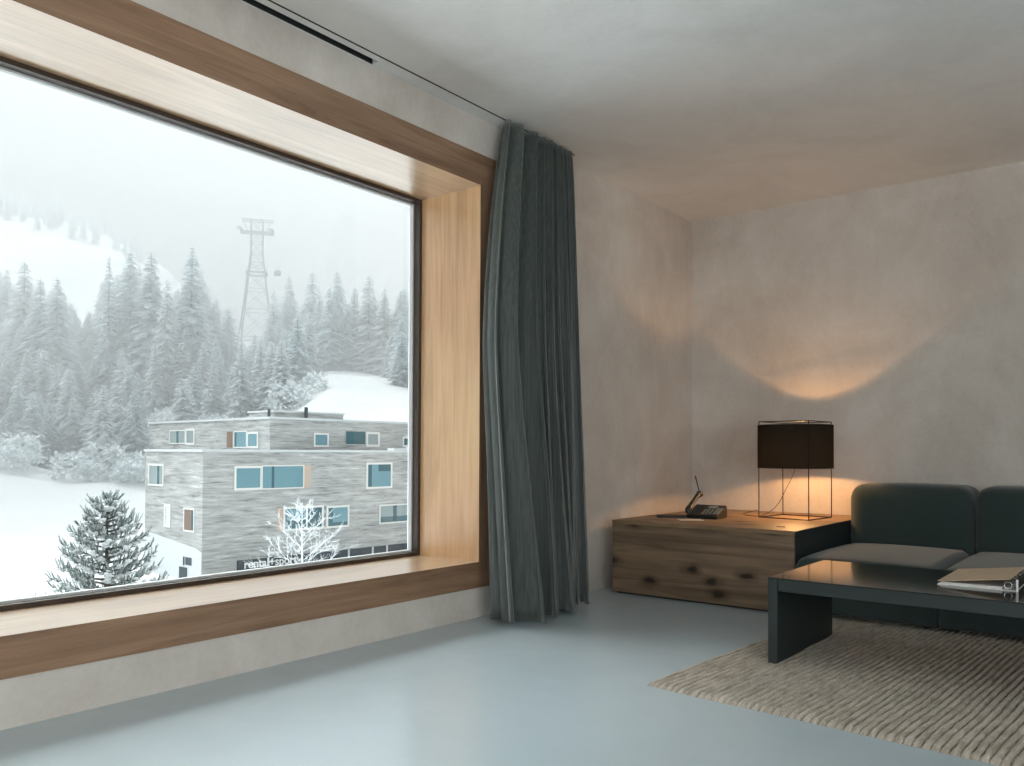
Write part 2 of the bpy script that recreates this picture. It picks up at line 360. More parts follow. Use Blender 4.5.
# added rear window, unseen behind the camera, for more light in the room
w2 = empty('added_rear_window', (0, 0, 0)); w2['kind'] = 'structure'
bm = bmesh.new()
for a in ((2.2, 6.2, RY-.15, RY-.08, .3, .36), (2.2, 6.2, RY-.15, RY-.08, 2.44, 2.5), (2.2, 2.26, RY-.15, RY-.08, .36, 2.44), (6.14, 6.2, RY-.15, RY-.08, .36, 2.44)): box(bm, *a)
struct('frame', bm, M_alu, w2)
bm = bmesh.new(); box(bm, 2.25, 6.15, RY-.12, RY-.114, .35, 2.45); struct('pane', bm, M_glass, w2)

# ------------------------------------------------------------------ curtain
def curtain():
    bm = bmesh.new(); NU, NV = 260, 48; random.seed(4)
    # folds: each with own width, depth
    folds = [.8, 2.5, 1.5, .9, 1.0, .75, .85, .75, .8]
    cum = [0]
    for f_ in folds: cum.append(cum[-1]+f_)
    amps = [.8, 1.35, 1.05, .75, 1.0, .7, .85, .6, .7]
    rows = []
    for j in range(NV+1):
        t = j/NV; z = (H-.004)*(1-t)+.022*t; row = []
        y0 = 3.478-.25*math.sin(min(1, t*1.7)*math.pi/2)**.9+.16*max(0, t-.45); y1 = 4.125-.050*t
        A = (.045+.070*t**.7); xc = .105+.12*t**.8
        for i in range(NU+1):
            u = i/NU; s = u*cum[-1]; k = max(q for q in range(len(folds)) if cum[q] <= s+1e-9); k = min(k, len(folds)-1)
            ph = (s-cum[k])/folds[k]
            w = math.sin(2*math.pi*ph); w = math.copysign(abs(w)**.75, w)
            am = amps[k]*A
            am *= 1-.25*math.sin(3*t+k*1.7)*t
            yy = y0+(y1-y0)*u+.020*math.sin(4*math.pi*ph+.6)*(.5+t)+.012*math.sin(k*2.1+t*5)*t
            xx = xc+am*w+.010*math.sin(u*9+t*3)*t + .045*t*math.sin(math.pi*min(1,u*1.5))
            if j == 0: pass
            xx = max(.022+.02*(1+math.sin(ph*6.28))*.5, xx)
            row.append(bm.verts.new((xx, yy, z-(.014*abs(math.sin(math.pi*ph*1.0)) if j == 0 else 0))))
        rows.append(row)
    for r0, r1 in zip(rows, rows[1:]):
        for i in range(NU): bm.faces.new((r0[i], r0[i+1], r1[i+1], r1[i]))
    o = link('curtain', bm, M_curtain, smooth=True, recalc=False)
    sd = o.modifiers.new('s', 'SOLIDIFY'); sd.thickness = .003
    return o
cu = tag(curtain(), 'dark slate floor-length pleated curtain hanging beside the big wooden window', 'curtain')

# ------------------------------------------------------------------ knotty oak side block
blk = empty('side_cabinet', (.143, 4.545, 0))
tag(blk, 'low knotty oak block cabinet in the corner carrying lamp and telephone', 'cabinet')
bw, bd, bh = 1.174, 1.42, .467
bm = bmesh.new(); box(bm, 0, bw, 0, bd, .012, bh-.024, .002, 1); link('body', bm, M_block, blk)
bm = bmesh.new(); box(bm, -.002, bw+.001, -.002, bd, bh-.0235, bh, .002, 1); link('top_board', bm, M_blocktop, blk)
bm = bmesh.new(); box(bm, .02, bw-.02, .03, bd-.03, 0, .0115); link('plinth', bm, M_groove, blk)
bm = bmesh.new(); box(bm, bw+.0005, bw+.006, .001, bd-.001, .012, bh-.001); link('side_panel', bm, M_table_s, blk)
bm = bmesh.new(); tube(bm, [(1.0, .20, bh+.0004), (1.045, .215, bh+.0004)], .004, 6)
cbk = link('cable_hole', bm, M_groove, blk); cbk.scale = (1, 1, 1)

# ------------------------------------------------------------------ table lamp
LC = (.985, 5.50); LZ = .467
lamp = empty('table_lamp', (LC[0], LC[1], LZ), math.radians(-6))
tag(lamp, 'black wire-framed lit table lamp with dark drum shade on the oak block', 'lamp')
q = .244/math.sqrt(2); ht = .642
cor = [(q, -q), (q, q), (-q, q), (-q, -q)]
bm = bmesh.new()
for i in range(4):
    a, b_ = cor[i], cor[(i+1) % 4]
    for z in (.004, ht): tube(bm, [(a[0], a[1], z), (b_[0], b_[1], z)], .0036, 6)
    tube(bm, [(a[0], a[1], .003), (a[0], a[1], ht)], .0036, 6)
link('wire_frame', bm, M_blackmetal, lamp)
bm = bmesh.new(); z0, z1, R = .333, .619, .242
lathe(bm, [(R, z0), (R, z1)], n=64); sh = link('shade', bm, M_shade, lamp, smooth=True)
bm = bmesh.new()
bm.free()
for z in (z0, z1):
    bm = bmesh.new(); tube(bm, [(R*math.cos(t), R*math.sin(t), z) for t in [2*math.pi*k/64 for k in range(65)]], .0022, 5, False); link('shade_ring', bm, M_blackmetal, sh)
bm = bmesh.new()
for i in range(4): tube(bm, [(cor[i][0]*.97, cor[i][1]*.97, .60), (0, 0, .60)], .002, 5)
tube(bm, [(0, 0, .60), (0, 0, .51)], .004, 6); link('spider', bm, M_blackmetal, lamp)
bm = bmesh.new(); lathe(bm, [(0.001, .525), (.018, .523), (.018, .478), (.015, .468), (.001, .468)], n=16); link('socket', bm, M_blackplast, lamp, True)
bm = bmesh.new(); bmesh.ops.create_uvsphere(bm, u_segments=16, v_segments=10, radius=.03); bmesh.ops.translate(bm, verts=bm.verts, vec=(0, 0, .440))
link('bulb', bm, M_bulb, lamp, True)
# cord: leaves the shade and runs down to the left, over the block
bm = bmesh.new(); ca, sa = math.cos(math.radians(6)), math.sin(math.radians(6))
def lw(x, y, z): # world offset -> lamp local
    return (x*ca-y*sa, x*sa+y*ca, z)
cp = [(0, 0, .53), (.012, .008, .46), (.008, .0, .36), (-.015, -.02, .27), (-.055, -.05, .17), (-.085, -.07, .10), (-.13, -.09, .045), (-.20, -.10, .008), (-.27, -.08, .004), (-.36, .0, .004), (-.42, .2, .004), (-.45, .45, .004), (-.45, .61, .004)]
# smooth
def catmull(P, n=6):
    P = [Vector(p) for p in P]; out_ = []
    for i in range(len(P)-1):
        p0, p1, p2, p3 = P[max(i-1, 0)], P[i], P[i+1], P[min(i+2, len(P)-1)]
        for k in range(n):
            t = k/n; out_.append(.5*((2*p1)+(-p0+p2)*t+(2*p0-5*p1+4*p2-p3)*t*t+(-p0+3*p1-3*p2+p3)*t**3))
    out_.append(P[-1]); return out_
tube(bm, catmull([lw(*p) for p in cp]), .0022, 6); link('cord', bm, M_blackmetal, lamp, True)
pl_ = bpy.data.lights.new('lamp_bulb_light', 'POINT'); pl_.energy = 34; pl_.color = (1, .52, .20); pl_.shadow_soft_size = .034
plo = bpy.data.objects.new('lamp_bulb_light', pl_); COL.objects.link(plo); plo.parent = lamp; plo.location = (0, 0, .425)

# ------------------------------------------------------------------ telephone, notepad, sheet of paper
ph = empty('telephone', (.547, 5.07, .467), math.radians(2))
tag(ph, 'black desk telephone with handset and thin antenna on the oak block', 'telephone')
bm = bmesh.new()   # wedge base
P = [(-.11, -.085, 0), (.11, -.085, 0), (.11, .085, 0), (-.11, .085, 0), (-.11, -.085, .022), (.11, -.085, .022), (.11, .085, .085), (-.11, .085, .085)]
vs_ = [bm.verts.new(p) for p in P]
for q_ in ((0, 3, 2, 1), (4, 5, 6, 7), (0, 1, 5, 4), (1, 2, 6, 5), (2, 3, 7, 6), (3, 0, 4, 7)): bm.faces.new([vs_[i] for i in q_])
bmesh.ops.bevel(bm, geom=list(bm.edges), offset=.006, segments=2, affect='EDGES'); link('base', bm, M_blackplast, ph)
slope = math.atan2(.063, .17)
def on_top(bm, x0, x1, y0, y1, h0, h1, bev=.001):
    b2 = bmesh.new(); box(b2, x0, x1, y0, y1, h0, h1, bev, 1)
    b2.transform(Matrix.Translation((0, -.085, .022)) @ Matrix.Rotation(slope, 4, 'X') @ Matrix.Translation((0, .085, 0)))
    me = bpy.data.meshes.new('t'); b2.to_mesh(me); b2.free(); bm.from_mesh(me); bpy.data.meshes.remove(me)
bm = bmesh.new(); on_top(bm, .0, .06, .035, .07, .0005, .003); link('display', bm, M_lcd, ph)
bm = bmesh.new(); on_top(bm, .066, .105, -.06, .04, .0005, .0025); link('key_panel', bm, M_greyplast, ph)
for r_ in range(4):
    for c_ in range(3):
        bm = bmesh.new(); on_top(bm, -.012+c_*.024, .004+c_*.024, -.062+r_*.021, -.049+r_*.021, .0005, .004); link('key', bm, M_greyplast if (r_, c_) != (0, 0) else M_lcd, ph)
bm = bmesh.new()   # handset lying in its cradle, raised
hs = [(-.085, -.105, .035), (-.085, -.095, .058), (-.085, -.06, .082), (-.085, -.01, .112), (-.085, .045, .142), (-.085, .08, .155), (-.085, .10, .145)]
tube(bm, catmull(hs, 4), [.017]*3+[.021]*4+[.018]*4+[.0155]*5+[.018]*3+[.022]*3+[.020]*2+[.018], 10)
link('handset', bm, M_blackplast, ph, True)
bm = bmesh.new(); tube(bm, [(-.085, .085, .155), (-.118, .088, .275)], [.0035, .0045], 8); link('antenna', bm, M_blackplast, ph, True)
bm = bmesh.new(); box(bm, -.11, .08, -.06, .06, 0, .012, .002, 1)
o = link('notepad', bm, M_leather); o.location = (.42, 4.93, .4675); o.rotation_euler = (0, 0, math.radians(32))
o.location = (.345, 4.99, .4675); tag(o, 'flat black leather notepad lying left of the telephone', 'notepad')
bm = bmesh.new(); box(bm, -.075, .075, -.055, .055, 0, .0015)
o = link('paper_sheet', bm, M_whitepaper); o.location = (.535, 4.86, .4673); o.rotation_euler = (0, 0, math.radians(40))
tag(o, 'small white sheet of paper in front of the telephone', 'paper')

# ------------------------------------------------------------------ rug
rug = empty('rug', (1.359, 2.817, 0), math.radians(-3.6))
bm = bmesh.new(); yl = bm.verts.layers.float.new('rib_height'); rx, ry = 2.9, 2.05; nx, ny = 660, 80; rows = []
for j in range(ny+1):
    y = ry*j/ny; row = []
    for i in range(nx+1):
        x = rx*i/nx; wob = .006*noise.noise(Vector((x*6, y*3, 0)))+.003*noise.noise(Vector((x*30, y*22, 3)))
        k = (x+wob)/.0265; h = abs(math.sin(math.pi*k))**.5
        z = .0005+.0165*h+.0035*noise.noise(Vector((x*45, y*45, 7)))
        ex = .004*noise.noise(Vector((x*25, 0, 5))) if j in (0, ny) else 0; ey = .004*noise.noise(Vector((0, y*12, 9))) if i in (0, nx) else 0
        if i in (0, nx) or j in (0, ny): z = .001
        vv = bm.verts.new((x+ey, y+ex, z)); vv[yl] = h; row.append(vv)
    rows.append(row)
for r0, r1 in zip(rows, rows[1:]):
    for i in range(nx): bm.faces.new((r0[i], r0[i+1], r1[i+1], r1[i]))
bpy.data.objects.remove(rug)
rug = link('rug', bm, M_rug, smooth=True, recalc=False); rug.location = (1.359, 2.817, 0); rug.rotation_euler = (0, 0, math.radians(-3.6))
tag(rug, 'ribbed natural jute rug on the floor under the coffee table', 'rug')

# ------------------------------------------------------------------ coffee table
tb = empty('coffee_table', (1.608, 3.406, .014))
tag(tb, 'low black lacquered coffee table with slab legs standing on the jute rug', 'table')
TL, TD, TT = 1.75, .73, .3565
bm = bmesh.new(); box(bm, .0, TL, 0, TD, TT-.0005, TT+.0035, .001, 1); link('tabletop', bm, M_table, tb)
bm = bmesh.new(); box(bm, .041, TL-.041, .004, TD-.004, TT-.052, TT-.001, .001, 1); link('apron', bm, M_table_s, tb)
for x0 in (0, TL-.04):
    bm = bmesh.new(); box(bm, x0, x0+.04, 0, TD, 0, TT-.001, .0015, 1); link('leg', bm, M_table_s, tb)

# binder on the table
zt = .014+TT+.0036
bd_ = empty('ring_binder', (2.206, 3.664, zt), 0)
tag(bd_, 'beige ring binder lying half closed on the black coffee table', 'binder')
BW, BD = .275, .43
bm = bmesh.new(); box(bm, 0, BW, 0, BD, 0, .003, .0008, 1); link('back_cover', bm, M_whitepaper, bd_)
bm = bmesh.new()
vs_ = [bm.verts.new(p) for p in ((.002, .0, .013), (BW-.02, 0, .044), (BW-.02, BD, .044), (.002, BD, .013), (.002, .0, .016), (BW-.02, 0, .047), (BW-.02, BD, .047), (.002, BD, .016))]
for q_ in ((0, 3, 2, 1), (4, 5, 6, 7), (0, 1, 5, 4), (1, 2, 6, 5), (2, 3, 7, 6), (3, 0, 4, 7)): bm.faces.new([vs_[i] for i in q_])
link('front_cover', bm, M_kraft, bd_)
bm = bmesh.new()
for k in range(11): box(bm, .004+.001*k, BW-.05, .006, BD-.006, .0032+.0008*k, .0038+.0008*k)
link('pages', bm, M_whitepaper, bd_)
bm = bmesh.new(); box(bm, BW-.004, BW-.001, 0, BD, .003, .048, .0008, 1); link('spine', bm, M_leather, bd_)
for yy in (.012, BD*.35, BD*.65, BD-.012):
    bm = bmesh.new(); tube(bm, [(BW-.03+.013*math.cos(t), yy, .020+.013*math.sin(t)) for t in [2*math.pi*k/16 for k in range(17)]], .0016, 6, False); link('ring', bm, M_chrome, bd_, True)
bm = bmesh.new(); box(bm, BW-.002, BW+.006, -.004, -.001, .0, .046, .0008, 1); link('clasp', bm, M_whitepaper, bd_)

# ------------------------------------------------------------------ sofa
def cushion(bm, x0, x1, y0, y1, z0, z1, r, crown=0, crown_y=0, n=20, seg=6):
    # a padded block: rounded box with crowned top/front
    sub = bmesh.new(); box(sub, x0, x1, y0, y1, z0, z1, r, seg)
    bmesh.ops.subdivide_edges(sub, edges=[e for e in sub.edges if e.calc_length() > .08], cuts=9, use_grid_fill=True)
    cx, cy, cz = (x0+x1)/2, (y0+y1)/2, (z0+z1)/2
    for v in sub.verts:
        u = (v.co.x-cx)/((x1-x0)/2); w = (v.co.y-cy)/((y1-y0)/2); h = (v.co.z-cz)/((z1-z0)/2)
        cu_ = max(0, 1-u*u); cw = max(0, 1-w*w); ch = max(0, 1-h*h)
        if h > 0: v.co.z += crown*h*cu_**.7*cw**.7
        v.co.y += crown_y*w*cu_**.7*ch**.7
    me = bpy.data.meshes.new('t'); sub.to_mesh(me); sub.free(); bm.from_mesh(me); bpy.data.meshes.remove(me)
sofa = empty('sofa', (1.32, 4.5, 0))
tag(sofa, 'low dark green upholstered modular sofa against the far wall', 'sofa')
MW = .715
for k in range(3):
    x0 = k*MW+.003; x1 = (k+1)*MW-.003
    bm = bmesh.new(); cushion(bm, x0, x1, .02, 1.40, .035, .285, .018, seg=3); link('base', bm, M_sofa, sofa, True)
    bm = bmesh.new(); cushion(bm, x0, x1, .0, 1.03, .20, .325, .058, crown=.032, crown_y=.01); link('seat_cushion', bm, M_sofa, sofa, True)
    bm = bmesh.new(); cushion(bm, x0, x1, 1.0, 1.42, .25, .700, .085, crown=.010, crown_y=.012); link('backrest', bm, M_sofa, sofa, True)
    for fx in (x0+.06, x1-.06):
        for fy in (.1, 1.3):
            bm = bmesh.new(); box(bm, fx-.02, fx+.02, fy-.02, fy+.02, .013 if fy < .3 else .0, .04); link('foot', bm, M_blackplast, sofa)

# ================================================================== OUTDOORS
GZ = -8.2
def px_of(x, y):
    v = Vector((x, y, .9))-CAM; d = v.dot(fwd); return (v.dot(rgt)/max(d, .1))*821.5+512, d
def interp(tab, x):
    if x <= tab[0][0]: return tab[0][1]
    for (a, b_), (c_, d_) in zip(tab, tab[1:]):
        if x <= c_: return b_+(d_-b_)*(x-a)/(c_-a)
    return tab[-1][1]
# the valley: the meadow near the house, the hill behind it; heights vary with the bearing from the house
BASE = [(-400, -1.5), (0, -.3), (60, -2.4), (150, -2.9), (230, 2.0), (290, 6.0), (325, 9.5), (411, 8.0), (600, 7.0), (1500, 4)]
RIDGE = [(-400, 36), (0, 31), (60, 27), (80, 22), (110, 33), (190, 32), (235, 19), (260, 19), (290, 23), (330, 24), (411, 22), (700, 22)]
FAR = [(-600, 215), (0, 207), (60, 199), (110, 183), (160, 160), (200, 130), (300, 70), (411, 50), (900, 40)]
def ground(x, y):
    p, d = px_of(x, y)
    if d < 5: return GZ
    b_ = interp(BASE, p); r_ = interp(RIDGE, p)
    nz = noise.noise(Vector((x*.03, y*.03, 0)))
    if d < 72: return GZ
    if d < 128:
        t = (d-72)/56; t = t*t*(3-2*t); z = GZ+(b_-GZ)*t
    elif d < 215:
        t = (d-128)/87; z = b_+(r_-b_)*t**.9
    else:
        # a dip behind the ridge, then the far mountain
        f_ = interp(FAR, p)
        t = min(1, (d-215)/560); dip = r_-6*math.sin(math.pi*min(1, (d-215)/120))
        z = dip+(f_-r_)*(t*t*(3-2*t))
    k = min(1, (d-72)/40)
    return z+k*(1.2*nz+ (.0 if d < 215 else min(1, (d-215)/200)*14*noise.noise(Vector((x*.008, y*.008, 4)))))
bm = bmesh.new(); rows = []
def axis(a, b_, fine, coarse, f0, f1):
    v = a; out_ = [a]
    while v < b_:
        v += fine if f0 <= v < f1 else coarse; out_.append(v)
    return out_
xs = [-v for v in axis(.62+.05, 1000, 4, 14, 0, 240)]; ys = axis(-260, 900, 4, 14, -20, 260)
for x in xs: rows.append([bm.verts.new((x, y, ground(x, y))) for y in ys])
for r0, r1 in zip(rows, rows[1:]):
    for i in range(len(ys)-1): bm.faces.new((r0[i], r0[i+1], r1[i+1], r1[i]))
gd = link('ground', bm, M_snow, smooth=True); gd['kind'] = 'structure'

# added snow-white slab, unseen below the sill, bouncing light onto the ceiling
bm = bmesh.new(); box(bm, -3.3, -TW-.01, -5, 9, -1.2, -.50, .08, 2); tr_ = link('added_bounce_slab', bm, M_bounce_slab); tr_['kind'] = 'structure'
# ---- conifers
def conifer_mesh(seed, h=16, r=3.2, mtl=M_spruce, whorls=42, sparse=0):
    rnd = random.Random(seed); bm = bmesh.new()
    tube(bm, [(0, 0, -1.5), (0, 0, h*.5), (0, 0, h)], [.2, .1, .02], 4, mi=1)
    for w in range(whorls):
        t = (w+rnd.uniform(-.2, .2))/whorls; z = h*(.05+.95*t)
        rr = r*(1-t)**.72*(rnd.uniform(.75, 1.12))+.22
        nb = max(5, int(14*(1-t*.5)))
        for k in range(nb):
            if rnd.random() < sparse: continue
            a = 2*math.pi*(k+rnd.random())/nb; L_ = rr*rnd.uniform(.6, 1.12)
            dr = L_*rnd.uniform(.3, .75); dx, dy = math.cos(a), math.sin(a); px_, py_ = -dy, dx
            wd = .22*L_+.10; seg = 3; prev = None
            for s in range(seg+1):
                u = s/seg; wv = wd*(.35+1.4*u)*(1-u)**.55 if s < seg else 0
                cz = z-dr*u**1.4+.15*L_*u*u*(1 if t > .5 else .3)
                cx_, cy_ = dx*L_*u, dy*L_*u
                if s == seg: cur = (bm.verts.new((cx_, cy_, cz)),)
                else: cur = (bm.verts.new((cx_-px_*wv, cy_-py_*wv, cz-.35*wv*rnd.random())), bm.verts.new((cx_, cy_, cz+.22*wv+.03)), bm.verts.new((cx_+px_*wv, cy_+py_*wv, cz-.35*wv*rnd.random())))
                if prev:
                    if len(cur) == 3:
                        bm.faces.new((prev[0], prev[1], cur[1], cur[0])); bm.faces.new((prev[1], prev[2], cur[2], cur[1]))
                    else:
                        bm.faces.new((prev[0], prev[1], cur[0])); bm.faces.new((prev[1], prev[2], cur[0]))
                prev = cur
            # hanging side twigs for a ragged outline
            for q_ in range(4):
                u = rnd.uniform(.35, .95); sgn = rnd.choice((-1, 1)); ln = L_*rnd.uniform(.18, .34)
                bx_, by_, bz_ = dx*L_*u, dy*L_*u, z-dr*u**1.4
                ex, ey = bx_+(px_*sgn+dx*.7)*ln, by_+(py_*sgn+dy*.7)*ln
                v0 = bm.verts.new((bx_, by_, bz_+.05)); v1 = bm.verts.new((ex, ey, bz_-ln*.35)); v2 = bm.verts.new((bx_+dx*ln*.35, by_+dy*ln*.35, bz_-ln*.15))
                bm.faces.new((v0, v1, v2))
    me = bpy.data.meshes.new('spruce_tree'); bm.to_mesh(me); bm.free(); me.materials.append(mtl); me.materials.append(M_bark); return me
VAR = [conifer_mesh(1, 16, 3.3), conifer_mesh(2, 16, 2.7), conifer_mesh(3, 16, 3.9, whorls=36, sparse=.12), conifer_mesh(4, 16, 3.0, M_spruce_w), conifer_mesh(5, 16, 3.6, M_spruce_w), conifer_mesh(6, 16, 2.2, whorls=36, sparse=.2)]
def place_tree(px, d, h, var, label, group, rnd, wide=1.0):
    # px: bearing, d: distance; turned into a spot on the hillside
    base = CAM+fwd*d+rgt*((px-512)/821.5*d); x, y = base.x, base.y; z = ground(x, y)-.3
    o = bpy.data.objects.new('spruce_tree', VAR[var]); COL.objects.link(o); s = h/16
    o.location = (x, y, z); o.scale = (s*wide, s*wide, s); o.rotation_euler = (0, 0, rnd.random()*6.28)
    tag(o, label, 'tree', group); return z
def top_h(px, d, ytop):   # height a tree needs to reach a given elevation
    base = CAM+fwd*d+rgt*((px-512)/821.5*d); zt_ = .9+(448-ytop)/821.5*d
    return zt_-(ground(base.x, base.y)-.3)
rnd = random.Random(11)
feat = [(107, 162, 253, 5, 1.0, 'ragged thin-topped spruce at the left end of the tallest dark clump'),
        (128, 166, 247, 0, 1.2, 'broad dark spruce with leaning tip in the middle of the tallest clump'),
        (149, 163, 249, 0, 1.25, 'tall dark rounded-top spruce at the right end of the tallest clump'),
        (190, 162, 242, 1, 1.3, 'tall narrow pointed spruce standing alone above the forest between clump and cable tower'),
        (166, 156, 276, 3, 1.0, 'small spruce in the notch left of the tall pointed one'),
        (22, 165, 258, 3, 1.2, 'pale spruce with a bare spike rising at the far left of the window'),
        (38, 160, 275, 0, 1.2, 'blue-grey spruce below the snowy mountain at the left'),
        (55, 158, 274, 0, 1.1, 'dark narrow spruce on the left edge of the forest gap'),
        (272, 196, 286, 2, 1.0, 'spruce whose tip stands just right of the cable tower legs'),
        (288, 198, 272, 0, 1.05, 'first tall spruce on the ridge right of the cable tower'),
        (311, 200, 267, 2, 1.1, 'dense crowned spruce near the middle of the right-hand ridge'),
        (336, 194, 266, 0, 1.05, 'highest pointed spruce on the ridge right of the cable tower'),
        (368, 192, 270, 2, 1.2, 'round bushy spruce on the ridge near the window jamb')]
for px, d, yt, var, wide, lab in feat: place_tree(px, d, top_h(px, d, yt), var, lab, 'spruces standing out of the forest', rnd, wide)
SKY = [(-200, 270), (0, 262), (30, 270), (55, 284), (75, 300), (92, 306), (100, 268), (125, 256), (155, 262), (168, 286), (185, 262), (200, 258), (214, 290), (232, 300), (262, 306), (275, 296), (290, 280), (330, 274), (360, 280), (411, 280), (520, 285)]
count = 0; spots = []; tries = 0
while count < 285 and tries < 12000:
    tries += 1
    px = rnd.uniform(-60, 450); d = 126+92*rnd.random() if rnd.random() < .6 else rnd.uniform(188, 216)
    # keep the snowy pasture above the flat-roofed building clear
    yb = 448-(ground(*(CAM+fwd*d+rgt*((px-512)/821.5*d)).xy)-.9)/821.5*0
    gx = CAM+fwd*d+rgt*((px-512)/821.5*d); gzv = ground(gx.x, gx.y); yb = 448-(gzv-.9)/d*821.5
    if px > 312 and yb > 366-(0)+max(0, (px-365)*.45): continue
    if any((gx.x-a)**2+(gx.y-b_)**2 < 6.5 for a, b_ in spots): continue
    hmax = top_h(px, d, interp(SKY, px)+rnd.uniform(0, 14)); h = min(hmax, rnd.uniform(9, 15) if d < 186 else rnd.uniform(12, 22))
    if h < 5: continue
    if 238 < px < 262 and d > 175: h = min(h, 7)
    spots.append((gx.x, gx.y)); low = rnd.random() < (.55 if yb > 395 else .25)
    var = rnd.choice((3, 4)) if low else rnd.choice((0, 1, 2, 0, 3))
    place_tree(px, d, h, var, 'snow-dusted spruce among the many covering the misty hillside', 'snow-dusted spruces of the hillside forest', rnd, rnd.uniform(1.0, 1.45)); count += 1
# pale rime-covered broadleaf bushes along the foot of the forest
def bush_mesh(seed):
    rnd = random.Random(seed); bm = bmesh.new()
    for k in range(420):
        u, v_ = rnd.random()*6.283, math.acos(rnd.uniform(-.6, 1)); rr = rnd.uniform(.55, 1.0)**.5*(1+.25*math.sin(3*u+seed)*math.sin(2*v_))
        p = Vector((2.6*rr*math.sin(v_)*math.cos(u), 2.6*rr*math.sin(v_)*math.sin(u), 1.9+2.6*rr*math.cos(v_)))
        a = Vector((rnd.uniform(-1, 1), rnd.uniform(-1, 1), rnd.uniform(-1, 1)))*.45; b_ = Vector((rnd.uniform(-1, 1), rnd.uniform(-1, 1), rnd.uniform(-1, 1)))*.45
        bm.faces.new((bm.verts.new(p-a), bm.verts.new(p+b_), bm.verts.new(p+a)))
    me = bpy.data.meshes.new('frosted_bush'); bm.to_mesh(me); bm.free(); me.materials.append(M_bush); me.materials.append(M_bark); return me
BV = [bush_mesh(31), bush_mesh(32), bush_mesh(33)]
nb_ = 0
while nb_ < 40:
    px = rnd.uniform(-40, 318) if nb_ < 60 else 0; d = rnd.uniform(112, 140)
    gx = CAM+fwd*d+rgt*((px-512)/821.5*d); s_ = rnd.uniform(.55, 1.15)
    o = bpy.data.objects.new('frosted_bush', BV[nb_ % 3]); COL.objects.link(o); o.location = (gx.x, gx.y, ground(gx.x, gx.y)-.2)
    o.scale = (s_*1.15, s_*1.15, s_); o.rotation_euler = (0, 0, rnd.random()*6.28)
    tag(o, 'pale rounded rime-covered bush at the foot of the spruce forest', 'bush', 'rime-covered bushes along the forest edge'); nb_ += 1
# small trees on the far mountain
for k in range(95):
    px = rnd.uniform(-10, 165)*(rnd.random()**.35); d = rnd.uniform(600, 770)
    base = CAM+fwd*d+rgt*((px-512)/821.5*d)
    place_tree(px, d, rnd.uniform(15, 27), rnd.choice((1, 5)), 'tiny faint tree scattered on the distant snowy mountain slope', 'scattered trees of the distant mountain', rnd, .9)

# ---- cable car tower on the ridge
dT = 235; tb0 = CAM+fwd*dT+rgt*((255-512)/821.5*dT); gz = ground(tb0.x, tb0.y)
tw = empty('cable_car_tower', (tb0.x, tb0.y, gz), math.atan2(rgt.y, rgt.x)+.25)
tag(tw, 'grey lattice cable car tower rising above the snowy forest ridge', 'tower')
TZ = .9+231/821.5*dT-gz     # height of the tower head
def half(z):                # half width of the shaft at height z
    return 1.6+max(0, TZ-z-9.5)*.115
lev = [0]+[(TZ-v)/TZ for v in (34, 26, 20, 15.3, 12.4, 9.5, 6.5, 3.6, 0)]
for sx_, sy_ in ((-1, -1), (1, -1), (1, 1), (-1, 1)):
    bm = bmesh.new(); tube(bm, [(sx_*half(l*TZ), sy_*half(l*TZ), l*TZ-(1 if l == 0 else 0)) for l in lev], .20, 5); link('leg', bm, M_steel, tw)
bm = bmesh.new()
for l0, l1 in zip(lev, lev[1:]):
    a0, a1 = half(l0*TZ), half(l1*TZ); zz0, zz1 = l0*TZ, l1*TZ
    c0 = [(-a0, -a0), (a0, -a0), (a0, a0), (-a0, a0)]; c1 = [(-a1, -a1), (a1, -a1), (a1, a1), (-a1, a1)]
    for i in range(4):
        j = (i+1) % 4
        tube(bm, [(*c1[i], zz1), (*c1[j], zz1)], .09, 4); tube(bm, [(*c0[i], zz0), (*c1[j], zz1)], .07, 4); tube(bm, [(*c0[j], zz0), (*c1[i], zz1)], .07, 4)
link('bracing', bm, M_steel, tw)
bm = bmesh.new(); zp = TZ-15.3; a = half(zp)+.5
for i, (p0, p1) in enumerate((((-a, -a), (a, -a)), ((a, -a), (a, a)), ((a, a), (-a, a)), ((-a, a), (-a, -a)))):
    tube(bm, [(*p0, zp), (*p1, zp)], .28, 4); tube(bm, [(*p0, zp+1.1), (*p1, zp+1.1)], .08, 4)
link('platform', bm, M_steel, tw)
bm = bmesh.new(); z4 = TZ-3.5
for y_ in (-1.2, 1.2): tube(bm, [(-4.6, y_, z4), (4.6, y_, z4)], .32, 5); tube(bm, [(-4.2, y_, TZ), (4.6, y_, TZ)], .2, 5)
for x_ in (-4.4, 4.4): tube(bm, [(x_, -1.2, z4), (x_, 1.2, z4)], .25, 5); tube(bm, [(x_*.9, -1.2, TZ), (x_*.55, -1.2, z4)], .1, 4)
link('crossarm', bm, M_steel, tw)
for x_ in (-4.3, 4.3):
    bm = bmesh.new(); tube(bm, [(x_-.7, -2.6, z4+.5), (x_-.3, -1, z4+.95), (x_, 1, z4+.95), (x_, 2.6, z4+.4)], .42, 6); link('cable_saddle', bm, M_steel, tw)
bm = bmesh.new(); gpt = CAM+fwd*dT+rgt*((276-512)/821.5*dT)
gon = empty('cable_gondola', (gpt.x, gpt.y, .9+(448-268)/821.5*dT)); tag(gon, 'tiny cable car gondola hanging in the mist right of the tower', 'gondola')
box(bm, -.9, .9, -.7, .7, -1.3, .2, .25, 2); link('cabin', bm, M_steel, gon)
bm = bmesh.new(); tube(bm, [(0, 0, .2), (.1, 0, .9), (0, 0, 1.8)], .09, 5); link('hanger', bm, M_steel, gon)

